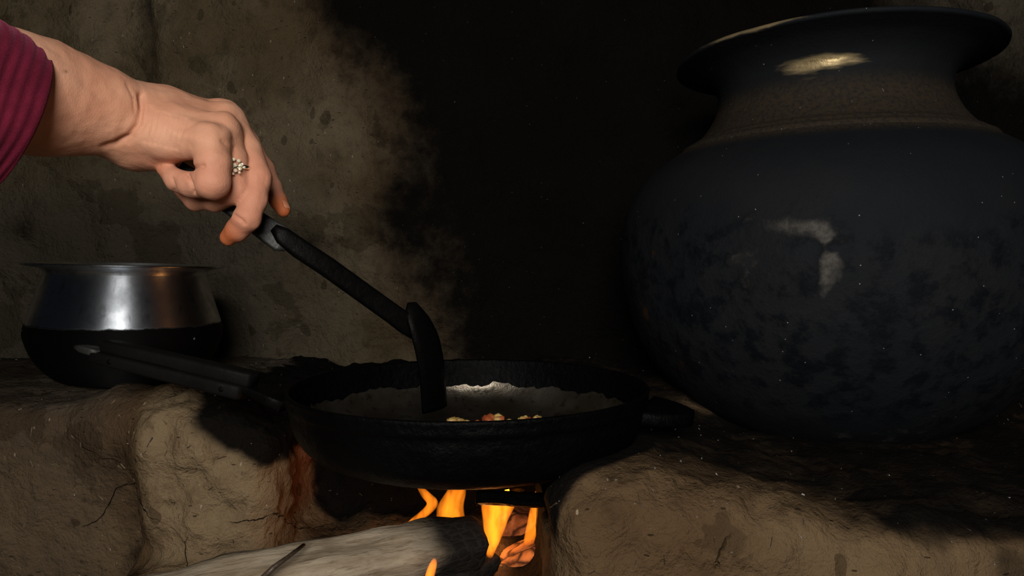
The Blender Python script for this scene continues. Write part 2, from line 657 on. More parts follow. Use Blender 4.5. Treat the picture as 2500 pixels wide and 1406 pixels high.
M['film'] = mat_film()


def mat_food(name, a, b):
    t = NT(name)
    n = t.noise(140, 4)
    return t.bsdf(t.mix(t.rng(n, 0.3, 0.7), a, b), 0.45, 0, t.bump(n, 0.5, 0.002), 0.5)


M['egg'] = mat_food('egg_curd', (0.34, 0.20, 0.055), (0.50, 0.34, 0.12))
M['tomato'] = mat_food('tomato_bit', (0.26, 0.04, 0.012), (0.34, 0.09, 0.03))
M['straw'] = mat_food('straw', (0.10, 0.07, 0.035), (0.19, 0.14, 0.075))
M['twig'] = mat_food('twig_bark', (0.035, 0.024, 0.016), (0.075, 0.05, 0.033))
M['flake'] = mat_food('white_ash_flake', (0.10, 0.097, 0.09), (0.22, 0.21, 0.20))

# ------------------------------------------------------------------ setting: wall and floor
def build_wall():
    xs = np.arange(-1.9, 2.0, 0.009); zs = np.arange(-0.02, 1.5, 0.009)
    X, Z = np.meshgrid(xs, zs, indexing='ij')
    nx, nz = X.shape
    P = np.stack([X, 0 * X, Z], -1).reshape(-1, 3)
    y = 1.032 + 0 * P[:, 0]
    y = y - 0.010 * fbm(P, 4.0, 3, 3) - 0.005 * fbm(P, 22, 3, 5) - 0.006 * fbm(P * np.array([1, 1, 0.15]), 16, 2, 6)
    zr = P[:, 2] - H
    # upright groove where two mud panels meet, and a swelling to its left
    gx = (370 - 1250) / FPX * 1.04 + 0.010 * vnoise(P, 5, 9)
    up = sstep(0.10, 0.22, zr)
    y = y + up * 0.020 * np.exp(-((P[:, 0] - gx) / 0.010) ** 2)
    y = y - up * 0.020 * sstep(0.0, 0.05, gx - P[:, 0]) * sstep(0.5, 0.0, gx - P[:, 0])
    y = np.maximum(y, 1.012)
    V = P.copy(); V[:, 1] = y
    i = np.arange(nx - 1)[:, None] * nz; j = np.arange(nz - 1)[None]
    Q = np.stack([i + j, i + nz + j, i + nz + j + 1, i + j + 1], -1).reshape(-1, 4)
    me = mesh_np('wall_back', V, Q)
    # soot of years of fires, rising from the hearth
    left = -0.37 + 0.42 * np.clip(0.40 - zr, 0, 0.6) + 0.05 * fbm(P, 6, 3, 21)
    s = sstep(left - 0.07, left + 0.22, P[:, 0])
    s = 1.1 * s * (1 - 0.72 * sstep(0.40, 0.75, P[:, 0] + 0.4 * (zr - 0.35)) * sstep(0.15, 0.4, zr))
    spot = np.exp(-(((P[:, 0] + 0.72) / 0.028) ** 2 + ((zr - 0.055) / 0.022) ** 2))
    s = s + 0.6 * spot
    s = s + 0.6 * up * np.exp(-((P[:, 0] - gx) / 0.012) ** 2)  # shade painted into the groove to make it read deeper
    spot = np.exp(-(((P[:, 0] + 0.29) / 0.05) ** 2 + ((zr - 0.03) / 0.03) ** 2))
    s = s + 0.45 * spot  # dark spot painted in for the turner handle's shadow
    attr(me, 'soot', np.clip(s, 0, 1.15))
    attr(me, 'burnt', 0.10 * np.exp(-((P[:, 0] - left - 0.08) / 0.07) ** 2))
    attr(me, 'grey', 0.60 * sstep(0.20, 0.02, zr) * sstep(-0.2, -0.45, P[:, 0]) + 0.55 * sstep(0.45, 0.65, P[:, 0]))
    attr(me, 'pale', 0 * s)
    o = link('wall_back', me, M['wallmud'])
    tag(o, 'mud plastered kitchen wall blackened by soot behind the fire', 'wall', kind='structure')


build_wall()
fm = mesh_from('floor', [(-1.9, -2.2, 0), (2.0, -2.2, 0), (2.0, 1.2, 0), (-1.9, 1.2, 0), (-1.9, -2.2, -0.05), (2.0, -2.2, -0.05), (2.0, 1.2, -0.05), (-1.9, 1.2, -0.05)],
               [(0, 1, 2, 3), (7, 6, 5, 4), (0, 4, 5, 1), (1, 5, 6, 2), (2, 6, 7, 3), (3, 7, 4, 0)])
for a in ('soot', 'burnt', 'grey', 'pale'):
    attr(fm, a, np.zeros(8))
tag(link('floor', fm, M['floor'], smooth=False), 'packed mud floor of the kitchen', 'floor', kind='structure')

# ------------------------------------------------------------------ the mud stove
PAN = np.array([-0.036, 0.588])
POT = np.array([0.352, 0.780])


def build_stove():
    h = 0.0045
    o = np.array([-1.05, 0.26, -0.012])
    n = (np.array([2.15, 0.80, 0.345]) / h).astype(int)
    ax = [o[k] + h * np.arange(n[k]) for k in range(3)]
    X, Y, Z = np.meshgrid(*[a.astype(np.float32) for a in ax], indexing='ij')
    ZR = Z - H

    def box(x0, x1, y0, y1, z0, z1, r):
        qx = np.abs(X - (x0 + x1) / 2) - (x1 - x0) / 2 + r
        qy = np.abs(Y - (y0 + y1) / 2) - (y1 - y0) / 2 + r
        qz = np.abs(Z - (z0 + z1) / 2) - (z1 - z0) / 2 + r
        return np.sqrt(np.maximum(qx, 0) ** 2 + np.maximum(qy, 0) ** 2 + np.maximum(qz, 0) ** 2) + np.minimum(np.maximum(qx, np.maximum(qy, qz)), 0) - r

    def cone(a, b, r1, r2):
        a = np.array(a, np.float32); b = np.array(b, np.float32); ba = b - a
        t = np.clip(((X - a[0]) * ba[0] + (Y - a[1]) * ba[1] + (Z - a[2]) * ba[2]) / float(ba @ ba), 0, 1)
        d = np.sqrt((X - a[0] - t * ba[0]) ** 2 + (Y - a[1] - t * ba[1]) ** 2 + (Z - a[2] - t * ba[2]) ** 2)
        return d - (r1 + (r2 - r1) * t)

    top = H - 0.136
    slab = box(-1.3, 1.4, 0.74, 0.997, -0.2, top, 0.02)
    leftb = box(-1.4, -0.27, 0.672, 0.997, -0.2, top, 0.022)
    pillar = box(-0.350, -0.222, 0.632, 0.9, -0.2, top - 0.010, 0.030)
    bump = cone((-0.375, 0.690, top - 0.020), (-0.30, 0.675, top - 0.022), 0.030, 0.026)
    d = smin(slab, leftb, 0.02)
    d = smin(d, pillar, 0.016)
    d = smin(d, bump, 0.05)
    # right block, its front edge much nearer
    rtop = H - 0.134
    Zs = Z
    Z = Z + 0.034 * sstep(0.07, 0.25, X) - 0.02 * sstep(0.3, 0.9, X)
    right = box(0.020, 1.5, 0.432, 0.997, -0.3, rtop, 0.036)
    Z = Zs
    d = smin(d, right, 0.03)
    # hearth ledge low in front of the mouth
    d = smin(d, box(-0.36, 0.10, 0.30, 0.75, -0.2, 0.156, 0.02), 0.02)
    # the burner hole and the fire mouth
    rad = np.sqrt((X - PAN[0]) ** 2 + (Y - PAN[1]) ** 2)
    rp = np.interp(Z - H, [-0.157, -0.150, -0.140, -0.124, -0.112, -0.10], [0.119, 0.128, 0.138, 0.1455, 0.1485, 0.154]).astype(np.float32)
    hole = np.maximum(rad - rp, (H - 0.20) - Z)
    d = np.maximum(d, -hole)
    mouth = box(-0.222, 0.022, 0.20, 0.775, 0.155, H - 0.154, 0.03)
    d = -smin(-d, mouth, 0.012)
    # dish for the big pot
    dish = np.sqrt((X - POT[0]) ** 2 + (Y - POT[1]) ** 2 + (Z - (H + 0.02)) ** 2) - 0.212
    d = -smin(-d, dish, 0.012)
    V, Q = surface_nets(d, o, h)
    me = mesh_np('stove_body', V, Q)
    N = normals(me).astype(np.float64)
    V = verts(me).astype(np.float64)
    k = 0.35 + 0.95 * sstep(-0.36, -0.32, V[:, 0]) * sstep(-0.05, -0.10, V[:, 0]) + 0.30 * sstep(0.0, 0.06, V[:, 0])
    amp = 0.005 * fbm(V, 9, 3, 1) + (0.0052 * k) * fbm(V, 38, 4, 2, 0.6)
    amp = amp * sstep(0.150, 0.170, np.hypot(V[:, 0] - PAN[0], V[:, 1] - PAN[1]) + (V[:, 2] < H - 0.16))
    V2 = V + N * amp[:, None]
    set_verts(me, V2)
    V = V2
    zr = V[:, 2] - H
    upf = sstep(0.55, 0.9, N[:, 2])
    pr = np.sqrt((V[:, 0] - PAN[0]) ** 2 + (V[:, 1] - PAN[1]) ** 2)
    inside = sstep(-0.228, -0.212, V[:, 0]) * sstep(0.055, 0.03, V[:, 0]) * sstep(0.60, 0.66, V[:, 1])
    nz = 0.010 * fbm(V, 22, 3, 51)
    diag = zr + nz + 0.130 + 0.756 * (V[:, 0] + 0.306)
    soot = 1.15 * sstep(-0.012, 0.016, diag) * sstep(0.03, -0.01, V[:, 0]) * sstep(-0.335, -0.295, V[:, 0]) * sstep(-0.198, -0.185, zr)   # beside the pan
    soot = np.maximum(soot, 1.2 * sstep(0.172 - 0.010 * (V[:, 0] > 0), 0.150, pr) * sstep(-0.19, -0.165, zr))
    soot = np.maximum(soot, 0.80 * upf * (1 - 0.75 * sstep(0.0, 0.03, V[:, 0]) * sstep(0.56, 0.47, V[:, 1]) * sstep(0.30, 0.16, V[:, 0])) * sstep(-0.20, -0.04, V[:, 0]) * sstep(-0.22, -0.17, zr))   # soot on the top, made darker to paint in its weaker light
    soot = np.maximum(soot, 0.28 * upf * sstep(-0.0, -0.1, V[:, 0]) * sstep(-0.22, -0.17, zr))
    potr = np.sqrt((V[:, 0] - POT[0]) ** 2 + (V[:, 1] - POT[1]) ** 2)
    front_r = sstep(0.10, 0.2, V[:, 0])
    line = -0.160 - 0.010 * np.sin(V[:, 0] * 31) + 0.018 * fbm(V * np.array([1, 1, 0.3]), 20, 3, 71) - 0.014 * sstep(0.18, 0.45, V[:, 0]) + 0.030 * sstep(0.26, 0.13, V[:, 0])
    soot = np.maximum(soot, 0.95 * front_r * sstep(line - 0.012, line + 0.012, zr))  # sooty above a wavy line, with the big pot's shade painted in
    soot = np.maximum(soot, sstep(0.20, 0.12, potr))
    soot = np.maximum(soot, inside * (0.35 + 0.85 * sstep(0.735, 0.765, V[:, 1])) * (1 - 0.7 * np.exp(-((V[:, 1] - 0.725) / 0.03) ** 2)))
    soot = np.maximum(soot, 1.1 * sstep(-0.03, 0.02, V[:, 0]) * sstep(0.07, 0.03, V[:, 0]) * sstep(0.52, 0.58, V[:, 1]))
    # broad brown streaks down the right front
    st = fbm(np.stack([V[:, 0], 0 * V[:, 0], V[:, 2] * 0.25], 1), 17, 2, 90)
    soot = np.maximum(soot, sstep(0.02, 0.06, V[:, 0]) * 0.48 * sstep(0.05, 0.55, st) * (1 - upf))
    # darker strip beside the rough corner
    strip = np.exp(-((V[:, 0] + 0.372 + 0.10 * (zr + 0.2)) / 0.022) ** 2) * sstep(-0.145, -0.175, zr) * (1 - upf)
    soot = np.maximum(soot, 0.36 * strip)
    attr(me, 'soot', np.clip(soot + 0.05 * fbm(V, 12, 3, 5), 0, 1.2))
    burnt = sstep(-0.245, -0.212, V[:, 0]) * sstep(0.0, -0.10, V[:, 0]) * np.exp(-((V[:, 1] - 0.725) / 0.035) ** 2) * sstep(-0.16, -0.18, zr)
    burnt = burnt * (1 - upf) * sstep(0.165, 0.19, V[:, 2])
    attr(me, 'burnt', np.clip(0.75 * burnt, 0, 1))
    attr(me, 'grey', np.maximum(0.55 * sstep(-0.34, -0.42, V[:, 0]) * (0.45 + 0.55 * upf), 0.7 * upf * sstep(0.0, -0.15, V[:, 0]) * sstep(0.74, 0.80, V[:, 1])))
    pale = sstep(-0.352, -0.325, V[:, 0] + 0.1 * (zr + 0.2)) * sstep(-0.20, -0.24, V[:, 0]) * sstep(0.70, 0.66, V[:, 1])
    pale = np.maximum(pale, 0.25 * front_r * (1 - upf))
    attr(me, 'pale', np.clip(pale, 0, 1))
    return me, V, N


root = empty('mud_stove', (0, 0.8, 0))
tag(root, 'long hand-built mud stove with a fire mouth in its middle', 'stove')
stove_me, SV, SN = build_stove()
sb = link('stove_body', stove_me, M['mud'])
sb.parent = root
sb.location = (0, -0.8, 0)


def scatter_straw(name, count, test, size, mat, parent, seed, lie=0.35):
    """small flecks of chopped straw or ash pressed into the mud, one object"""
    r = np.random.default_rng(seed)
    idx = np.nonzero(test)[0]
    pick = r.choice(idx, count)
    Vv, Ff = [], []
    for i in pick:
        p, n = SV[i], SN[i]
        t = np.cross(n, r.normal(size=3)); t /= np.linalg.norm(t)
        b = np.cross(n, t)
        L = size[0] * r.uniform(0.4, 1.3); w = size[1] * r.uniform(0.5, 1.2); hh = w * 0.6
        c = len(Vv)
        for (a, bb, cc) in ((-1, -.6, 0), (-1, .6, 0), (1, .6, 0), (1, -.6, 0), (-.8, 0, 1), (.8, 0, 1)):
            Vv.append(p + t * a * L + b * bb * w + n * (cc * hh - lie * hh) + n * 0.0006 * r.normal())
        Ff += [(c, c + 3, c + 5, c + 4), (c + 2, c + 1, c + 4, c + 5), (c + 1, c, c + 4), (c + 3, c + 2, c + 5), (c, c + 1, c + 2, c + 3)]
    o = link(name, mesh_from(name, Vv, Ff), mat, parent, smooth=False)
    o['kind'] = 'stuff'
    o.location = (0, -0.8, 0)
    return o


front = (SN[:, 1] < -0.4) & (SV[:, 2] > 0.13)
topf = (SN[:, 2] > 0.7) & (SV[:, 2] > 0.24)
scatter_straw('straw_flecks', 300, front & (SV[:, 0] < -0.27), (0.0035, 0.0006), M['straw'], root, 3)
scatter_straw('dark_chaff', 260, front, (0.004, 0.0008), M['twig'], root, 4)
scatter_straw('ash_flecks', 420, topf, (0.0010, 0.0006), M['flake'], root, 5, 0.0)

# ------------------------------------------------------------------ big pot
def build_bigpot():
    root = empty('large_water_pot', (POT[0], POT[1], H - 0.195))
    tag(root, 'huge soot-blackened round-bellied pot with flared rim at the right of the stove', 'pot')
    base = -0.195
    outer = [(0.0005, -0.192), (0.05, -0.1905), (0.10, -0.180), (0.140, -0.160), (0.172, -0.134), (0.200, -0.097), (0.219, -0.055), (0.2275, -0.008),
             (0.226, 0.034), (0.217, 0.070), (0.200, 0.097), (0.178, 0.116), (0.160, 0.1275)]
    shoulder = [(0.160, 0.1275), (0.157, 0.1325), (0.151, 0.1345), (0.147, 0.1385), (0.140, 0.1425), (0.128, 0.1580), (0.120, 0.1760), (0.1175, 0.1890)]
    rim = [(0.1175, 0.1890), (0.1195, 0.1985), (0.1270, 0.2080), (0.1410, 0.2165), (0.1580, 0.2215), (0.1640, 0.2230), (0.1655, 0.2250), (0.1640, 0.2275),
           (0.1580, 0.2262), (0.1400, 0.2205), (0.1240, 0.2105), (0.1150, 0.1985), (0.1130, 0.1890), (0.118, 0.170), (0.135, 0.145), (0.155, 0.124), (0.195, 0.092), (0.212, 0.060), (0.221, 0.0)]

    def wob(V):
        A = np.arctan2(V[:, 1], V[:, 0]); rr = np.hypot(V[:, 0], V[:, 1])
        k = 1 + 0.004 * np.sin(3 * A + 1) + 0.003 * np.sin(7 * A + V[:, 2] * 20)
        V = V.copy(); V[:, 0] *= k; V[:, 1] *= k
        D = np.stack([V[:, 0], V[:, 1], V[:, 2]], 1)
        dn = 0.0012 * fbm(D, 18, 3, 33)
        V[:, 0] += np.cos(A) * dn; V[:, 1] += np.sin(A) * dn
        return V
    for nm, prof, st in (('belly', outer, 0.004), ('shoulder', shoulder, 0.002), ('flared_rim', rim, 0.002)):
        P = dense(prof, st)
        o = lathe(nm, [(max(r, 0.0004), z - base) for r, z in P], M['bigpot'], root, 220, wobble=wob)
        V = verts(o.data).astype(np.float64); z = V[:, 2] + base
        A = np.arctan2(V[:, 1], V[:, 0])
        # world direction that faces the room, measured round the pot
        fa = math.atan2(-POT[1], -POT[0])
        da = (A - fa + np.pi) % (2 * np.pi) - np.pi          # + to the right as the cook sees it
        attr(o.data, 'dust', np.clip(0.9 * sstep(0.116, 0.128, z) * sstep(0.192, 0.165, z), 0, 1))
        wa = 0.055 * fbm(V, 26, 3, 61) + 0.03 * fbm(V, 90, 2, 63); wz = 0.009 * fbm(V, 30, 3, 62) + 0.004 * fbm(V, 95, 2, 64)
        if nm != 'belly': wa, wz = wa * 0.5, wz * 0.15
        da, z0_ = da + wa, z
        z = z + wz
        g = lambda a0, z0, sa, sz: np.exp(-(((da - a0) / sa) ** 2 + ((z - z0) / sz) ** 2))
        attr(o.data, 'shine', (0.98 * g(-0.06, 0.1940, 0.42, 0.0125) + 1.05 * g(-0.45, 0.2255, 0.42, 0.0035) * (np.hypot(V[:, 0], V[:, 1]) > 0.1585)) if nm != 'belly' else 0 * z)  # bare metal painted where the neck and rim highlights fall
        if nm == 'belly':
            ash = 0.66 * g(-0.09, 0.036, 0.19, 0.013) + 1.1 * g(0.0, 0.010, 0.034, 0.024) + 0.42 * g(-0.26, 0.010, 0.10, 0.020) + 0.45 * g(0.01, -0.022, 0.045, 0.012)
            ash += 0.30 * g(-0.3, -0.03, 0.4, 0.04) + 0.62 * sstep(-0.10, -0.165, z) * (0.6 + 0.4 * fbm(V, 14, 2, 8))
            rust = 0.9 * g(-0.80, 0.008, 0.05, 0.012) + 0.8 * g(-0.92, -0.055, 0.08, 0.028) + 0.55 * g(-0.75, -0.10, 0.10, 0.02) + 0.5 * g(-1.12, -0.01, 0.05, 0.03)
            attr(o.data, 'ash', ash); attr(o.data, 'rust', rust)
            attr(o.data, 'crust', sstep(0.05, 0.02, z + 0.03 * fbm(V, 10, 2, 6)) * sstep(-0.16, -0.12, z))
        else:
            for a in ('ash', 'rust', 'crust'):
                attr(o.data, a, 0 * z)
    root.rotation_euler = (0, math.radians(0.0), 0)
    return root


build_bigpot()

# ------------------------------------------------------------------ small aluminium pot
def build_smallpot():
    cx, cy = -0.438, 0.79
    base = -0.1345
    root = empty('cooking_pot', (cx, cy, H + base))
    tag(root, 'aluminium cooking pot with wide flat rim and soot-black lower half at the left', 'pot')
    body = [(0.0005, -0.1295), (0.045, -0.1293), (0.066, -0.126), (0.080, -0.115), (0.0915, -0.099), (0.0985, -0.080), (0.0995, -0.071), (0.0975, -0.062),
            (0.0915, -0.043), (0.0855, -0.024), (0.0825, -0.013), (0.0812, -0.0085)]
    rim = [(0.0812, -0.0085), (0.0825, -0.0045), (0.0865, -0.0025), (0.0950, -0.0010), (0.1010, 0.0002), (0.1022, 0.0015), (0.1012, 0.0028), (0.0950, 0.0018),
           (0.0870, 0.0006), (0.0810, -0.0020), (0.0790, -0.0085), (0.0800, -0.014), (0.083, -0.024), (0.089, -0.043), (0.0950, -0.062), (0.096, -0.075)]
    for nm, prof in (('body', body), ('rim', rim)):
        P = dense(prof, 0.0025)
        o = lathe(nm, [(max(r, 0.0004), z - base) for r, z in P], M['alu'], root, 160)
        V = verts(o.data).astype(np.float64); z = V[:, 2] + base
        A = np.arctan2(V[:, 1], V[:, 0])
        if nm == 'body':
            dn = 0.00012 * fbm(V, 30, 3, 12)
            V[:, 0] += np.cos(A) * dn; V[:, 1] += np.sin(A) * dn
            set_verts(o.data, V)
        s = sstep(-0.053, -0.071, z)
        s = np.maximum(s, 0.45 * sstep(-0.018, -0.006, z) * sstep(0.003, -0.004, z))  # darker band round the neck under the rim
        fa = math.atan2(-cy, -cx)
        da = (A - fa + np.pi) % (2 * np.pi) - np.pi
        s = np.maximum(s, 0.36 * sstep(0.55, 1.0, np.abs(da)))  # sides darkened away from the front, painted shade beside the highlight
        attr(o.data, 'soot', s)
    root.rotation_euler = (math.radians(0.3), math.radians(1.4), 0)
    return root


build_smallpot()

# ------------------------------------------------------------------ frying pan
PZ = H - 0.100


def build_pan():
    root = empty('frying_pan', (PAN[0], PAN[1], PZ - 0.056))
    tag(root, 'black cast-iron frying pan over the fire with a long handle', 'pan')
    b = -0.056
    prof = [(0.0005, -0.056), (0.06, -0.056), (0.105, -0.0545), (0.124, -0.050), (0.1375, -0.040), (0.1445, -0.024), (0.1465, -0.012), (0.1485, -0.009), (0.1490, -0.004), (0.1500, 0.0), (0.1488, 0.0014), (0.1465, 0.0008),
            (0.1455, -0.004), (0.1436, -0.018), (0.1400, -0.031), (0.1300, -0.0430), (0.108, -0.0495), (0.07, -0.0515), (0.0005, -0.052)]
    o = lathe('pan_body', [(max(r, 0.0004), z - b) for r, z in dense(prof, 0.0025)], M['iron'], root, 180)
    V = verts(o.data).astype(np.float64)
    A = np.arctan2(V[:, 1], V[:, 0])
    dn = 0.0007 * fbm(V, 60, 3, 4) * (V[:, 2] < 0.052)
    V[:, 0] += np.cos(A) * dn; V[:, 1] += np.sin(A) * dn
    set_verts(o.data, V)
    loc = np.array([PAN[0], PAN[1], PZ - 0.056])
    # helper lug on the right
    a0 = W(1575, 1000, 0.575) - loc; a1 = W(1690, 1022, 0.560) - loc
    pth = [a0 + (a1 - a0) * t for t in np.linspace(0, 1, 7)]
    sweep('helper_lug', pth, lambda i, t: rrect(0.034 * (1 - 0.75 * t ** 2) + 0.002, 0.006, 0.004), M['iron'], root)
    # handle
    h = empty('handle')
    P = lambda x, y, Y: W(x, y, Y) - loc
    hm = sweep('handle', [P(705, 985, 0.560), P(660, 968, 0.562), P(620, 952, 0.564), P(560, 937, 0.567), P(400, 895, 0.577), P(215, 853, 0.592), P(190, 850, 0.594)],
               lambda i, t: rrect([0.016, 0.012, 0.009, 0.008, 0.008, 0.007, 0.004][i], [0.005, 0.004, 0.0035, 0.003, 0.003, 0.003, 0.002][i], 0.0018), M['irondark'], root)
    sweep('hanging_end', [P(246, 862, 0.5835), P(225, 856, 0.5840), P(205, 851, 0.5850), P(186, 847, 0.587)], lambda i, t: rrect([0.006, 0.006, 0.0052, 0.0026][i], [0.0032, 0.0032, 0.003, 0.0018][i], 0.0016), M['greymetal'], hm)
    bpy.data.objects.remove(h)

    def scale(name, pts, w, th):
        n = len(pts)
        return sweep(name, pts, lambda i, t: rrect(w * (1 if 0 < i < n - 1 else 0.8), th * (0.8 + 0.25 * (1 - t)) * (1 if 0 < i < n - 1 else 0.8), 0.003), M['bakelite'], hm)
    lerp = lambda a, c, k: a + (c - a) * k
    up0, up1 = P(622, 927, 0.563), P(258, 842, 0.589)
    lo0, lo1 = P(596, 957, 0.560), P(232, 868, 0.586)
    ks = (0, 0.015, 0.25, 0.5, 0.75, 0.985, 1)
    scale('handle_scale', [lerp(up0, up1, k) for k in ks], 0.0085, 0.0062)
    scale('handle_scale', [lerp(lo0, lo1, k) for k in ks], 0.0085, 0.0060)
    for k in (0.12, 0.86):
        c = lerp(lo0, lo1, k) + np.array([0, -0.0086, 0])
        bm = bmesh.new()
        bmesh.ops.create_uvsphere(bm, u_segments=12, v_segments=8, radius=0.0022)
        me = bpy.data.meshes.new('rivet'); bm.to_mesh(me); bm.free()
        r = link('rivet', me, M['irondark'], hm)
        r.location = c; r.scale = (1, 0.45, 1)
    hm['label'] = 'long dark two-piece handle with bare steel end'
    return root


build_pan()

# gravy film lining the pan and the food in it
def build_food():
    prof = [(0.0005, -0.0508), (0.07, -0.0503), (0.107, -0.0483), (0.1292, -0.0420), (0.1390, -0.0305), (0.1428, -0.0170)]
    P = dense(prof, 0.0022)
    seg = 220
    o = lathe('gravy_film', [(max(r, 0.0004), z) for r, z in P], M['film'], None, seg, loc=(PAN[0], PAN[1], PZ))
    V = verts(o.data).astype(np.float64)
    A = np.arctan2(V[:, 1], V[:, 0]); R = np.hypot(V[:, 0], V[:, 1])
    U = np.stack([np.cos(A), np.sin(A), 0 * A], 1)
    # ragged edge: pull the outermost rings inwards by an angular noise
    ed = 0.1412 + 0.0007 * fbm(U, 7, 3, 5) + 0.0004 * fbm(U, 60, 2, 6)
    pr = np.array([p[0] for p in P]); pz = np.array([p[1] for p in P])
    newR = R * (ed / 0.1428)
    V[:, 0] = np.cos(A) * newR; V[:, 1] = np.sin(A) * newR
    V[:, 2] = np.interp(newR, pr, pz) + 0.0004 + 0.0005 * fbm(V, 60, 3, 7)
    set_verts(o.data, V)
    tag(o, 'thin greyish gravy film lining the inside of the black frying pan', 'gravy', kind='stuff')

    def lumps(name, spots, mat, label, cat, seed):
        r = np.random.default_rng(seed)
        bm = bmesh.new()
        for (x, y, z, s) in spots:
            m = Matrix.Translation((x, y, z)) @ Matrix.Rotation(r.uniform(0, 6), 4, 'Z') @ Matrix.Diagonal((s * r.uniform(.8, 1.5), s * r.uniform(.8, 1.2), s * r.uniform(.6, .9), 1))
            q = bmesh.ops.create_icosphere(bm, subdivisions=2, radius=1, matrix=m)
            for v in q['verts']:
                v.co += Vector(r.normal(size=3)) * s * 0.10
        me = bpy.data.meshes.new(name); bm.to_mesh(me); bm.free()
        tag(link(name, me, mat), label, cat, kind='stuff')
    eg, to = [], []
    r = np.random.default_rng(5)
    rim_y = PAN[1] - 0.108

    def heap(px0, px1, topy0, topy1, lst, n, big):
        for i in range(n):
            f = r.uniform(0, 1)
            px = px0 + (px1 - px0) * f
            Y = rim_y + r.uniform(-0.004, 0.03)
            ztop = W(px, topy0 + (topy1 - topy0) * f, Y)[2]
            x = (px - 1250) / FPX * Y
            base = PZ - 0.043
            ratio = np.hypot(x - PAN[0], Y - PAN[1])
            base = PZ + np.interp(ratio, [0, .085, .110, .126], [-0.050, -0.049, -0.046, -0.040])
            s = big * r.uniform(0.6, 1.2)
            lst.append((x, Y, base + (max(ztop - base, 0.004) - s * 0.6) * r.uniform(0.55, 1.0), s))
    heap(1102, 1155, 1017, 1022, eg, 60, 0.0034)
    heap(1160, 1225, 1016, 1012, to, 34, 0.0040)
    heap(1185, 1240, 1020, 1019, eg, 34, 0.0032)
    heap(1205, 1224, 1011, 1009, eg, 14, 0.0028)
    heap(1240, 1332, 1018, 1014, eg, 90, 0.0034)
    heap(1285, 1325, 1020, 1017, to, 26, 0.0042)
    heap(985, 1075, 1034, 1031, eg, 26, 0.0030)
    lumps('egg_curds', eg, M['egg'], 'yellow scrambled egg curds at the front inside the pan', 'egg', 1)
    lumps('tomato_pieces', to, M['tomato'], 'red cooked tomato pieces among the egg curds in the pan', 'tomato', 2)


build_food()

# ------------------------------------------------------------------ turner held by the cook
def build_turner():
    loc = W(1055, 1000, 0.56)
    root = empty('turner', tuple(loc))
    tag(root, 'black iron kitchen turner held in the hand, its blade in the pan', 'turner')
    L = lambda x, y, Y: W(x, y, Y) - loc
    sweep('grip', [L(415, 400, 0.450), L(500, 457, 0.455), L(600, 524, 0.461), L(660, 566, 0.466), L(690, 586, 0.4675), L(706, 597, 0.469)],
          lambda i, t: rrect([0.0055, 0.0065, 0.0070, 0.0085, 0.0090, 0.0055][i], [0.0030, 0.0030, 0.003, 0.0026, 0.0024, 0.002][i], 0.0018), M['greymetal'], root, up=(0.2, -1, 0.3))
    pts = [(668, 556, .4650), (690, 576, .4665), (730, 606, .470), (800, 652, .479), (900, 724, .497), (960, 767, .508), (992, 790, .514), (1016, 812, .520)]
    sweep('shaft', [L(*p) for p in pts], lambda i, t: rrect([0.0030, 0.0062, 0.0068, 0.0070, 0.0072, 0.0074, 0.0080, 0.0060][i], 0.0040, 0.0030), M['irondark'], root, up=(0.2, -1, 0.3))
    # blade: a curved plate, top corner behind the shaft, foot in the food
    nu, nv = 15, 7
    Vv = []
    cl = [(1003, 738, 0.522), (1020, 775, 0.522), (1036, 815, 0.524), (1046, 850, 0.527), (1053, 890, 0.532), (1058, 935, 0.540), (1062, 1000, 0.553)]
    cl = dense([tuple(L(*p)) for p in cl], 0.006)
    nu = len(cl)
    hw = np.interp(np.linspace(0, 1, nu), [0, 0.06, 0.16, 0.3, 1], [0.003, 0.009, 0.0150, 0.0172, 0.0175])
    for sgn in (-1, 1):
        for i, c in enumerate(cl):
            c = np.array(c)
            for j in range(nv):
                f = -1 + 2 * j / (nv - 1)
                side = np.array([0.42, 0.90, 0.0])
                bow = np.array([0.90, -0.42, 0.1]) * (0.0035 * (1 - f * f))
                Vv.append(c + side * f * hw[i] + bow + np.array([0.9, -0.42, 0]) * 0.0011 * sgn)
    F = []
    off = nu * nv
    for i in range(nu - 1):
        for j in range(nv - 1):
            a = i * nv + j
            F.append((a, a + 1, a + nv + 1, a + nv))
            F.append((off + a, off + a + nv, off + a + nv + 1, off + a + 1))
    for i in range(nu - 1):
        for j in (0, nv - 1):
            a = i * nv + j
            q = (a, a + nv, off + a + nv, off + a)
            F.append(q if j == 0 else q[::-1])
    for j in range(nv - 1):
        F.append((j, off + j, off + j + 1, j + 1))
        a = (nu - 1) * nv + j
        F.append((a, a + 1, off + a + 1, off + a))
    me = mesh_from('blade', Vv, F)
    bm = bmesh.new(); bm.from_mesh(me); bmesh.ops.recalc_face_normals(bm, faces=bm.faces); bm.to_mesh(me); bm.free()
    link('blade', me, M['irondark'], root)


build_turner()

# ------------------------------------------------------------------ the cook's arm and hand
D0 = 0.440
SPX = D0 / FPX


def HP(px, py, dd=0.0):
    return W(px, py, D0 + dd)


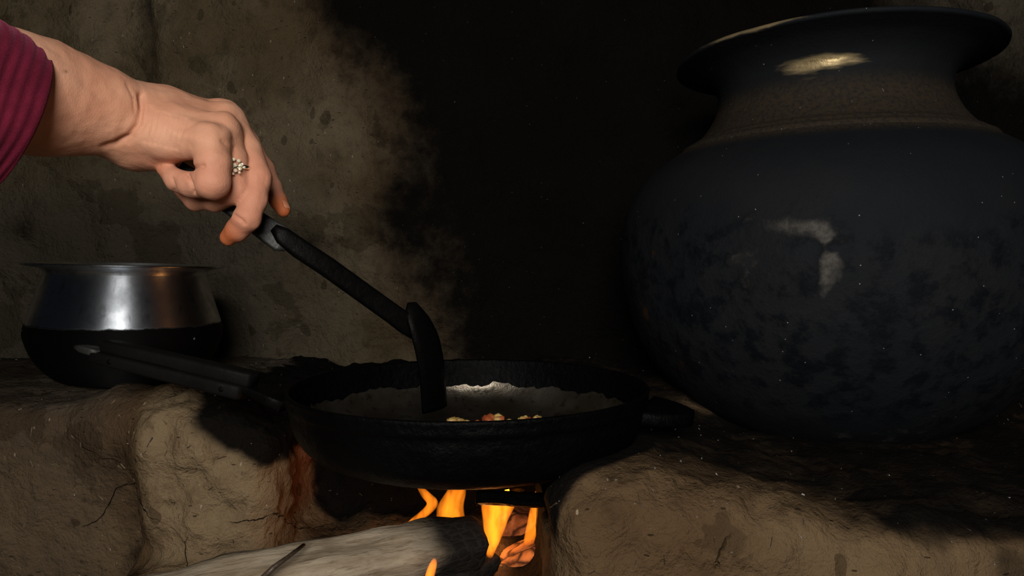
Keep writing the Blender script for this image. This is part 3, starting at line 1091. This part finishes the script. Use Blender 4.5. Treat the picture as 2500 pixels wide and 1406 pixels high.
def build_person():
    R = lambda r: r * SPX
    # (px, py, depth offset, radius px)
    palm = [
        [(-120, 190, -.085, 150), (40, 222, -.050, 140), (120, 240, -.034, 134), (200, 258, -.022, 112), (262, 272, -.014, 94), (312, 284, -.006, 82)],
        [(300, 262, .006, 60), (400, 268, .014, 52), (535, 292, .032, 40)],        # index metacarpal
        [(310, 276, .000, 62), (420, 288, .006, 55), (545, 300, .014, 43)],        # middle
        [(315, 300, -.004, 60), (420, 316, -.006, 54), (540, 325, -.003, 42)],     # ring
        [(318, 322, -.004, 54), (410, 342, -.012, 47), (512, 352, -.018, 40)],     # little
        [(275, 345, .004, 34), (330, 366, .002, 44), (395, 378, .000, 42)],        # heel of the hand
        [(330, 330, .03, 50), (420, 350, .040, 46), (480, 375, .048, 36)],         # ball of the thumb
    ]
    fingers = [
        [(516, 350, -.018, 40), (520, 400, -.024, 40), (519, 446, -.026, 40), (470, 452, -.018, 31), (430, 441, -.012, 28), (404, 414, -.006, 21)],   # little
        [(545, 325, -.002, 40), (566, 395, -.006, 36), (576, 462, -.006, 38), (525, 486, .004, 31), (480, 486, .012, 29), (446, 460, .016, 24)],      # ring
        [(556, 296, .014, 42), (600, 365, .010, 36), (627, 437, .002, 34), (620, 490, -.004, 33), (604, 532, -.008, 34), (580, 560, -.004, 28), (557, 579, -.001, 21)],  # middle
        [(548, 285, .034, 40), (600, 350, .042, 33), (640, 412, .044, 30), (664, 458, .040, 25), (680, 490, .036, 22), (691, 513, .033, 19)],         # index
        [(470, 372, .048, 34), (530, 425, .054, 30), (575, 462, .050, 28), (606, 500, .040, 22)],                                                     # thumb
    ]
    allp = [HP(*p[:3]) for ch in palm + fingers for p in ch]
    lo = np.min(allp, 0) - 0.045; hi = np.max(allp, 0) + 0.045
    lo[0] = HP(-110, 200, -.08)[0]
    h = 0.00115
    n = ((hi - lo) / h).astype(int) + 1
    ax = [(lo[k] + h * np.arange(n[k])).astype(np.float32) for k in range(3)]
    shape = tuple(n)
    D = np.full(shape, 0.05, np.float32)

    def chain(ch, kk):
        pts = [HP(*p[:3]).astype(np.float32) for p in ch]; rs = [R(p[3]) * (1 + p[2] / D0) for p in ch]
        a = np.min([p - r for p, r in zip(pts, rs)], 0) - 0.02
        b = np.max([p + r for p, r in zip(pts, rs)], 0) + 0.02
        i0 = np.clip(((a - lo) / h).astype(int), 0, n - 1); i1 = np.clip(((b - lo) / h).astype(int) + 1, 1, n)
        sl = tuple(slice(i0[k], i1[k]) for k in range(3))
        G = np.stack(np.meshgrid(*[ax[k][sl[k]] for k in range(3)], indexing='ij'), -1)
        d = None
        for k in range(len(pts) - 1):
            e = sd_roundcone(G, pts[k], pts[k + 1], rs[k], rs[k + 1])
            d = e if d is None else smin(d, e, kk)
        return sl, G, d, pts
    for ch in palm:
        sl, G, d, _ = chain(ch, 0.006)
        D[sl] = smin(D[sl], d, 0.010)
    FD = np.full(shape, 0.05, np.float32)
    for q, ch in enumerate(fingers):
        sl, G, d, pts = chain(ch, 0.0025)
        dist = np.linalg.norm(G - pts[0], axis=-1)
        k = 0.0012 + 0.010 * np.clip(1 - dist / 0.026, 0, 1)
        D[sl] = smin(D[sl], d, k)
    V, Q = surface_nets(D, lo, h)
    me = mesh_np('person', V, Q)
    V = verts(me).astype(np.float64); N = normals(me).astype(np.float64)
    # pixel-free sculpt coordinates: project the skin on the plane the back of the hand faces
    sx = V[:, 0] / V[:, 1] * FPX + 1250
    vy = (V[:, 2] - H) / V[:, 1]
    sy = 703 - FPX * (vy + math.tan(PITCH)) / (1 - vy * math.tan(PITCH))
    face = sstep(-0.05, -0.5, N[:, 1])
    disp = np.zeros(len(V))

    def crease(pts, width, depth):
        nonlocal disp
        best = np.full(len(V), 1e9)
        for (x0, y0), (x1, y1) in zip(pts[:-1], pts[1:]):
            dx, dy = x1 - x0, y1 - y0
            t = np.clip(((sx - x0) * dx + (sy - y0) * dy) / (dx * dx + dy * dy), 0, 1)
            best = np.minimum(best, np.hypot(sx - x0 - t * dx, sy - y0 - t * dy))
        disp -= face * depth * np.exp(-(best / width) ** 2)
    crease([(352, 232), (353, 262), (343, 300), (322, 332), (288, 352), (256, 362)], 7, 0.0032)
    crease([(372, 262), (364, 292), (346, 326), (318, 350)], 5, 0.0011)
    crease([(318, 205), (334, 240), (336, 275)], 4, 0.0008)
    for k in range(7):
        crease([(380 + k * 13, 270 + k * 4), (372 + k * 13, 305 + k * 4), (358 + k * 13, 345 + k * 3)], 4, 0.0009)
    crease([(545, 345), (572, 362)], 5, 0.0010)
    crease([(500, 405), (470, 412), (450, 408)], 5, 0.0018)          # root of the little finger
    crease([(462, 425), (470, 448), (476, 472)], 4, 0.0022)          # bend of the little finger
    crease([(424, 436), (430, 452), (428, 468)], 4, 0.0008)
    crease([(572, 526), (590, 538), (598, 548)], 4, 0.0016)          # bend of the middle finger
    for k in range(3):
        crease([(636, 424 + k * 9), (652, 432 + k * 8)], 3, 0.0006)
        crease([(640, 470 + k * 7), (655, 473 + k * 7)], 3, 0.0004)
    # knuckles
    for (x, y, w, d) in ((560, 275, 24, .0014), (566, 318, 20, .0014), (522, 345, 26, .0016)):
        disp += d * np.exp(-((sx - x) ** 2 + (sy - y) ** 2) / w ** 2)
    # tendons on the back of the hand
    for (x0, y0, x1, y1) in ((400, 255, 545, 276), (400, 285, 545, 312), (400, 318, 505, 344)):
        dx, dy = x1 - x0, y1 - y0
        t = ((sx - x0) * dx + (sy - y0) * dy) / (dx * dx + dy * dy)
        dd = np.abs((sx - x0) * dy - (sy - y0) * dx) / math.hypot(dx, dy)
        disp += face * 0.0009 * np.exp(-(dd / 12) ** 2) * sstep(0, .3, t) * sstep(1.05, .8, t)
    disp += 0.00035 * fbm(V, 130, 3, 8) + 0.0009 * fbm(V, 28, 2, 9)
    V = V + N * disp[:, None]
    set_verts(me, V)
    stain = np.zeros(len(V))
    for f, rr, a in ((2, 0.021, 0.95), (3, 0.017, 1.0), (0, 0.012, 0.35), (1, 0.014, 0.5)):
        tp = HP(*fingers[f][-1][:3])
        stain = np.maximum(stain, a * sstep(rr, rr * 0.35, np.linalg.norm(V - tp, axis=1) + 0.003 * fbm(V, 120, 2, 3)))
    attr(me, 'stain', stain)
    blush = np.zeros(len(V))
    for f in range(4):
        for i in range(2, len(fingers[f])):
            tp = HP(*fingers[f][i][:3])
            blush = np.maximum(blush, 0.8 * sstep(0.024, 0.008, np.linalg.norm(V - tp, axis=1)))
    attr(me, 'blush', blush)
    attr(me, 'mole', face * np.exp(-((sx - 171) ** 2 + (sy - 174) ** 2) / 16))
    body = link('person', me, M['skin'])
    tag(body, 'bare forearm and right hand in a maroon sleeve stirring the pan', 'person')

    # fingernails
    def nail(c, nrm, along, L, Wd, lift):
        nrm = np.array(nrm, float); nrm /= np.linalg.norm(nrm)
        al = np.array(along, float); al -= nrm * (al @ nrm); al /= np.linalg.norm(al)
        sd = np.cross(nrm, al)
        Vv, F = [], []
        m = 9
        for layer in (0, 1):
            for i in range(m):
                for j in range(m):
                    u, v = -1 + 2 * i / (m - 1), -1 + 2 * j / (m - 1)
                    k = math.sqrt(max(0.15, 1 - 0.55 * u ** 4))
                    Vv.append(c + al * u * L + sd * v * Wd * k - nrm * (Wd * 0.55 * v * v + 0.15 * L * u * u) + nrm * (lift - 0.0006 * layer))
        for i in range(m - 1):
            for j in range(m - 1):
                a = i * m + j
                F.append((a, a + 1, a + m + 1, a + m))
                F.append((m * m + a, m * m + a + m, m * m + a + m + 1, m * m + a + 1))
        for i in range(m - 1):
            for (a, b) in ((i, i + 1), (m * (m - 1) + i, m * (m - 1) + i + 1), (i * m, i * m + m), (i * m + m - 1, i * m + 2 * m - 1)):
                F.append((a, b, b + m * m, a + m * m))
        me2 = mesh_from('fingernail', Vv, F)
        bm = bmesh.new(); bm.from_mesh(me2); bmesh.ops.recalc_face_normals(bm, faces=bm.faces); bm.to_mesh(me2); bm.free()
        link('fingernail', me2, M['nail'], body)
    nail(HP(686, 502, .034), (0.75, 0.15, 0.45), HP(691, 513, .033) - HP(664, 458, .040), 0.0055, 0.0042, R(20))
    nail(HP(572, 568, -.003), (0.45, 0.25, -0.8), HP(557, 579, 0) - HP(604, 532, -.008), 0.0060, 0.0048, R(23.5))

    # sleeve
    c0 = HP(-2, 300, -.055)
    axis = np.array([-0.53, -0.85, 0.20]); axis /= np.linalg.norm(axis)
    e1 = np.cross(axis, (0, 1, 0)); e1 /= np.linalg.norm(e1)
    if e1[2] < 0: e1 = -e1
    e2 = np.cross(e1, axis)
    seg, rows = 96, 300
    Vv = []
    inner = 6
    length = 0.27
    ts = list(np.linspace(0.010, -0.0, inner)) + list(np.linspace(0, length, rows))
    for r_i, t in enumerate(ts):
        ins = r_i < inner - 1
        for s_i in range(seg):
            a = 2 * math.pi * s_i / seg
            rib = 0.00042 * math.sin(2 * math.pi * (t + 0.0022 * math.sin(a * 2 + 1) + 0.0008 * math.sin(a * 5)) / 0.0052)
            fold = 0.0022 * math.sin(3 * a + t * 60) + 0.0014 * math.sin(5 * a - t * 90)
            rad = 0.0462 + 0.009 * min(t, .06) / .06
            rad += (rib + fold * min(1, t / .02)) if not ins else -0.0035
            if r_i == inner - 1: rad -= 0.0012
            v = c0 + axis * t + (e1 * math.cos(a) * 1.04 + e2 * math.sin(a) * 0.98) * rad
            # the cuff droops at the underside
            v = v + axis * (-0.006 * math.cos(a)) * math.exp(-t / .03)
            Vv.append(v)
    rr = len(ts)
    F = [(i * seg + j, i * seg + (j + 1) % seg, (i + 1) * seg + (j + 1) % seg, (i + 1) * seg + j) for i in range(rr - 1) for j in range(seg)]
    ms = mesh_from('sleeve', Vv, F)
    bm = bmesh.new(); bm.from_mesh(ms); bmesh.ops.recalc_face_normals(bm, faces=bm.faces); bm.to_mesh(ms); bm.free()
    sl = link('sleeve', ms, M['sleeve'], body)
    sl['label'] = 'maroon ribbed corduroy sleeve pushed up the forearm'

    # ring on the ring finger
    a, b = HP(566, 395, -.006), HP(576, 462, -.006)
    cen = HP(570, 415, -.006)
    axis = (b - a) / np.linalg.norm(b - a)
    e1 = np.cross(axis, (0, 1, 0)); e1 /= np.linalg.norm(e1); e2 = np.cross(e1, axis)
    if e2[1] > 0: e2 = -e2
    rad = R(38.5)
    Vv, F = [], []
    n1, n2 = 64, 10
    for i in range(n1):
        t = 2 * math.pi * i / n1
        dirn = e1 * math.cos(t) + e2 * math.sin(t)
        for j in range(n2):
            s = 2 * math.pi * j / n2
            Vv.append(cen + dirn * (rad + 0.0009 * math.cos(s)) + axis * 0.0014 * math.sin(s))
    for i in range(n1):
        for j in range(n2):
            F.append((i * n2 + j, i * n2 + (j + 1) % n2, ((i + 1) % n1) * n2 + (j + 1) % n2, ((i + 1) % n1) * n2 + j))
    mr = mesh_from('finger_ring', Vv, F)
    bm = bmesh.new(); bm.from_mesh(mr); bmesh.ops.recalc_face_normals(bm, faces=bm.faces); bm.to_mesh(mr); bm.free()
    ring = link('finger_ring', mr, M['silver'], body)
    ring['label'] = 'pale gold finger ring set with a flower of bright stones'
    bm = bmesh.new(); bmesh.ops.create_icosphere(bm, subdivisions=1, radius=1.0)
    gm = bpy.data.meshes.new('gemstone'); bm.to_mesh(gm); bm.free(); gm.materials.append(M['gem'])
    right = np.array([1.0, 0, 0]) - axis * axis[0]; right /= np.linalg.norm(right)
    spots = [(17, -3, 5.6)] + [(17 + 13 * math.cos(k * math.pi / 4), -3 + 13 * math.sin(k * math.pi / 4), 5.0) for k in range(8)]
    spots += [(-2, 1, 4.6), (-10, 4, 5.0), (33, -5, 4.0), (3, 9, 3.6), (37, 2, 3.6), (24, 15, 3.4), (12, 17, 3.6)]
    for (u, v, s) in spots:
        ang = u * SPX / rad
        dirn = e2 * math.cos(ang) + right * math.sin(ang)
        g = bpy.data.objects.new('gemstone', gm); COL.objects.link(g)
        lift = rad + 0.0022 - 0.0009 * (abs(u - 17) > 12)
        g.parent = ring
        g.location = cen + dirn * lift + axis * v * SPX
        g.scale = (s * SPX,) * 3
        g.rotation_euler = (rnd.uniform(0, 3), rnd.uniform(0, 3), rnd.uniform(0, 3))
    return body


build_person()

# ------------------------------------------------------------------ the fire: wood, embers, flames
def log(name, a, b, rad, mat, label, cat, seed, char=None, aspect=0.85, segs=46, sides=26, group=None, blunt=0.35):
    a, b = np.array(a, float), np.array(b, float)
    L = np.linalg.norm(b - a)
    r = np.random.default_rng(seed)
    ph = r.uniform(0, 6, 6)
    # a split billet: rounded bark side and flat split faces
    base = []
    for j in range(sides):
        t = 2 * math.pi * j / sides
        k = 1.0 / max(abs(math.cos(t + ph[0])) ** 6 + abs(math.sin(t + ph[0])) ** 6, 1e-3) ** (1 / 6) * 0.86
        k *= 1 + 0.07 * math.sin(2 * t + ph[1]) + 0.05 * math.sin(3 * t + ph[2])
        base.append(k)
    me_path = []
    ts = np.concatenate([[0, 0.002, 0.006], np.linspace(0.02, 0.98, segs), [0.992, 0.998, 1.0]])
    side0 = np.cross((b - a) / L, (0, 0, 1)); side0 /= np.linalg.norm(side0)
    for t in ts:
        me_path.append(a + (b - a) * t + np.array([0, 0, 1]) * 0.05 * rad * math.sin(t * 7 + ph[3]) + side0 * 0.08 * rad * math.sin(t * 5 + ph[4]))

    def ring(i, tt):
        t = ts[i]
        e = min(t, 1 - t) * L / rad
        taper = min(1, 0.55 + blunt * 0 + 0.45 * min(1, e / 0.18) ** 0.5)
        out = []
        for j in range(sides):
            th = 2 * math.pi * j / sides
            k = base[j] * rad * taper
            P = np.array([[math.cos(th) * 1.3 + 9, t * L / rad * 0.35, math.sin(th) * 1.3]])
            k *= 1 + 0.13 * float(fbm(P, 2.0, 3, seed)[0])
            out.append((k * math.cos(th), k * aspect * math.sin(th)))
        return out
    o = sweep(name, me_path, ring, mat)
    me = o.data
    V = verts(me).astype(np.float64)
    tt = ((V - a) @ (b - a)) / L ** 2
    if char is not None:
        attr(me, 'char', char(tt, V))
    # object axes along the log so the grain follows it
    y = (b - a) / L; x = np.cross(y, (0, 0, 1)); x /= np.linalg.norm(x); z = np.cross(x, y)
    Rm = np.stack([x, y, z], 1)
    set_verts(me, (V - a) @ Rm)
    o.matrix_world = Matrix([[Rm[i, 0], Rm[i, 1], Rm[i, 2], a[i]] for i in range(3)] + [[0, 0, 0, 1]])
    tag(o, label, cat, group)
    return o


log('firewood', W(395, 1478, 0.475) * 1.4 - W(1170, 1318, 0.600) * 0.4, W(1170, 1318, 0.600), 0.0262, M['wood'], 'pale split firewood log pushed into the fire, charred at its inner end', 'firewood', 3,
    lambda t, V: sstep(0.715, 0.965, t), 0.95)
log('firewood', W(1000, 1462, 0.56), W(1195, 1362, 0.622), 0.0175, M['wood'], 'dark charred log lying under the pale firewood log', 'firewood', 8,
    lambda t, V: 0.8 + 0 * t, 0.9)
log('burning_log', W(1120, 1450, 0.66), W(1345, 1372, 0.655), 0.031, M['ember'], 'burning log with ember glow and painted orange firelight at the right of the fire mouth', 'firewood', 12)
log('firewood', W(1165, 1216, 0.60), W(1365, 1222, 0.57), 0.0072, M['irondark'], 'thin black stick across the fire close under the pan', 'firewood', 15)
log('burning_log', W(1225, 1300, 0.735), W(1345, 1300, 0.720), 0.034, M['ember'], 'dim smouldering log standing at the back of the fire', 'firewood', 21).data.materials[0] = mat_ember(0.0)

tw = sweep('twig', [W(640, 1412, 0.475), W(668, 1385, 0.478), W(700, 1362, 0.487), W(742, 1330, 0.51)], lambda i, t: ell(0.0024 - 0.0010 * t, 0.0022 - 0.0009 * t, 8), M['twig'])
tag(tw, 'thin dark twig leaning across the pale firewood log', 'twig')

# bed of ash and coals
def ash_bed():
    n = 70
    xs = np.linspace(-0.205, 0.020, n); ys = np.linspace(0.47, 0.765, n)
    X, Y = np.meshgrid(xs, ys, indexing='ij')
    P = np.stack([X, Y, 0 * X], -1).reshape(-1, 3)
    e = np.minimum(np.minimum(P[:, 0] + 0.205, 0.02 - P[:, 0]), np.minimum(P[:, 1] - 0.47, 0.765 - P[:, 1]))
    z = 0.135 + 0.020 * sstep(0, 0.06, e) + 0.010 * fbm(P, 25, 3, 2) * sstep(0, 0.02, e)
    V = np.stack([P[:, 0], P[:, 1], z], 1)
    Q = [(i * n + j, (i + 1) * n + j, (i + 1) * n + j + 1, i * n + j + 1) for i in range(n - 1) for j in range(n - 1)]
    tag(link('ash_bed', mesh_np('ash_bed', V, np.array(Q)), M['ash']), 'bed of grey ash and live coals on the hearth under the logs', 'ash', kind='stuff')


ash_bed()


def flame(pts, mat, label, name='flame'):
    """pts: (px, py, Y, half width px, half depth m)"""
    P = dense([tuple(W(p[0], p[1], p[2])) + (p[3] * p[2] / FPX, p[4]) for p in pts], 0.003)
    n = len(P)

    def ring(i, t):
        a, d = max(P[i][3], 0.0003), max(P[i][4], 0.0003)
        return ell(a, d, 14)
    path = [p[:3] for p in P]
    V, F = [], []
    m = 14
    for i, p in enumerate(P):
        a, d = max(p[3], 0.0003), max(p[4], 0.0003)
        for j in range(m):
            t = 2 * math.pi * j / m
            V.append((p[0] + a * math.cos(t), p[1] + d * math.sin(t), p[2]))
    for i in range(n - 1):
        for j in range(m):
            F.append((i * m + j, i * m + (j + 1) % m, (i + 1) * m + (j + 1) % m, (i + 1) * m + j))
    F.append(tuple(range(m))); F.append(tuple((n - 1) * m + j for j in reversed(range(m))))
    me = mesh_from(name, V, F)
    bm = bmesh.new(); bm.from_mesh(me); bmesh.ops.recalc_face_normals(bm, faces=bm.faces); bm.to_mesh(me); bm.free()
    tag(link(name, me, mat), label, 'flame', 'flames under the pan')


flame([(985, 1292, .650, 3, .001), (1010, 1272, .650, 12, .008), (1040, 1250, .648, 15, .010), (1056, 1228, .646, 14, .010), (1040, 1208, .642, 12, .008), (1022, 1185, .640, 6, .004)],
      M['flame'], 'leftmost flame, leaning right off the pale log and curling up')
flame([(1100, 1285, .655, 44, .006), (1100, 1262, .655, 36, .010), (1100, 1235, .652, 33, .011), (1112, 1205, .650, 26, .009), (1120, 1180, .65, 18, .005)],
      M['flame'], 'broad square flame between the leftmost flame and the middle one')
flame([(1192, 1395, .610, 3, .003), (1196, 1355, .608, 9, .006), (1204, 1310, .606, 22, .010), (1210, 1265, .604, 33, .011), (1216, 1236, .602, 42, .011), (1218, 1222, .60, 40, .008), (1220, 1214, .60, 20, .003)],
      M['flame_hot'], 'tall bright flame at the end of the pale log, widening upwards')
flame([(1290, 1352, .660, 14, .006), (1294, 1320, .660, 16, .010), (1304, 1280, .660, 18, .011), (1312, 1240, .658, 18, .010), (1318, 1200, .656, 12, .006)],
      M['flame'], 'narrow flame beside the right wall of the fire mouth')
flame([(1046, 1420, .520, 12, .006), (1052, 1395, .520, 12, .008), (1058, 1375, .520, 9, .006), (1060, 1364, .52, 3, .002)],
      M['flame_hot'], 'small round-tipped flame under the front of the pale log')
flame([(1150, 1425, .605, 42, .008), (1145, 1402, .605, 30, .009), (1165, 1390, .605, 16, .006), (1185, 1372, .605, 5, .003)],
      M['flame'], 'low flame licking out at the bottom by the glowing log')
flame([(1236, 1197, .640, 4, .002), (1256, 1197, .640, 10, .006), (1275, 1196, .640, 7, .004)],
      M['flame'], 'sliver of flame above the thin black stick')

fl = bpy.data.lights.new('fire_glow', 'POINT')
fl.energy = 0.28
fl.color = (1.0, 0.38, 0.10)
fl.shadow_soft_size = 0.03
flo = bpy.data.objects.new('fire_glow', fl)
flo.location = W(1160, 1285, 0.665)
COL.objects.link(flo)
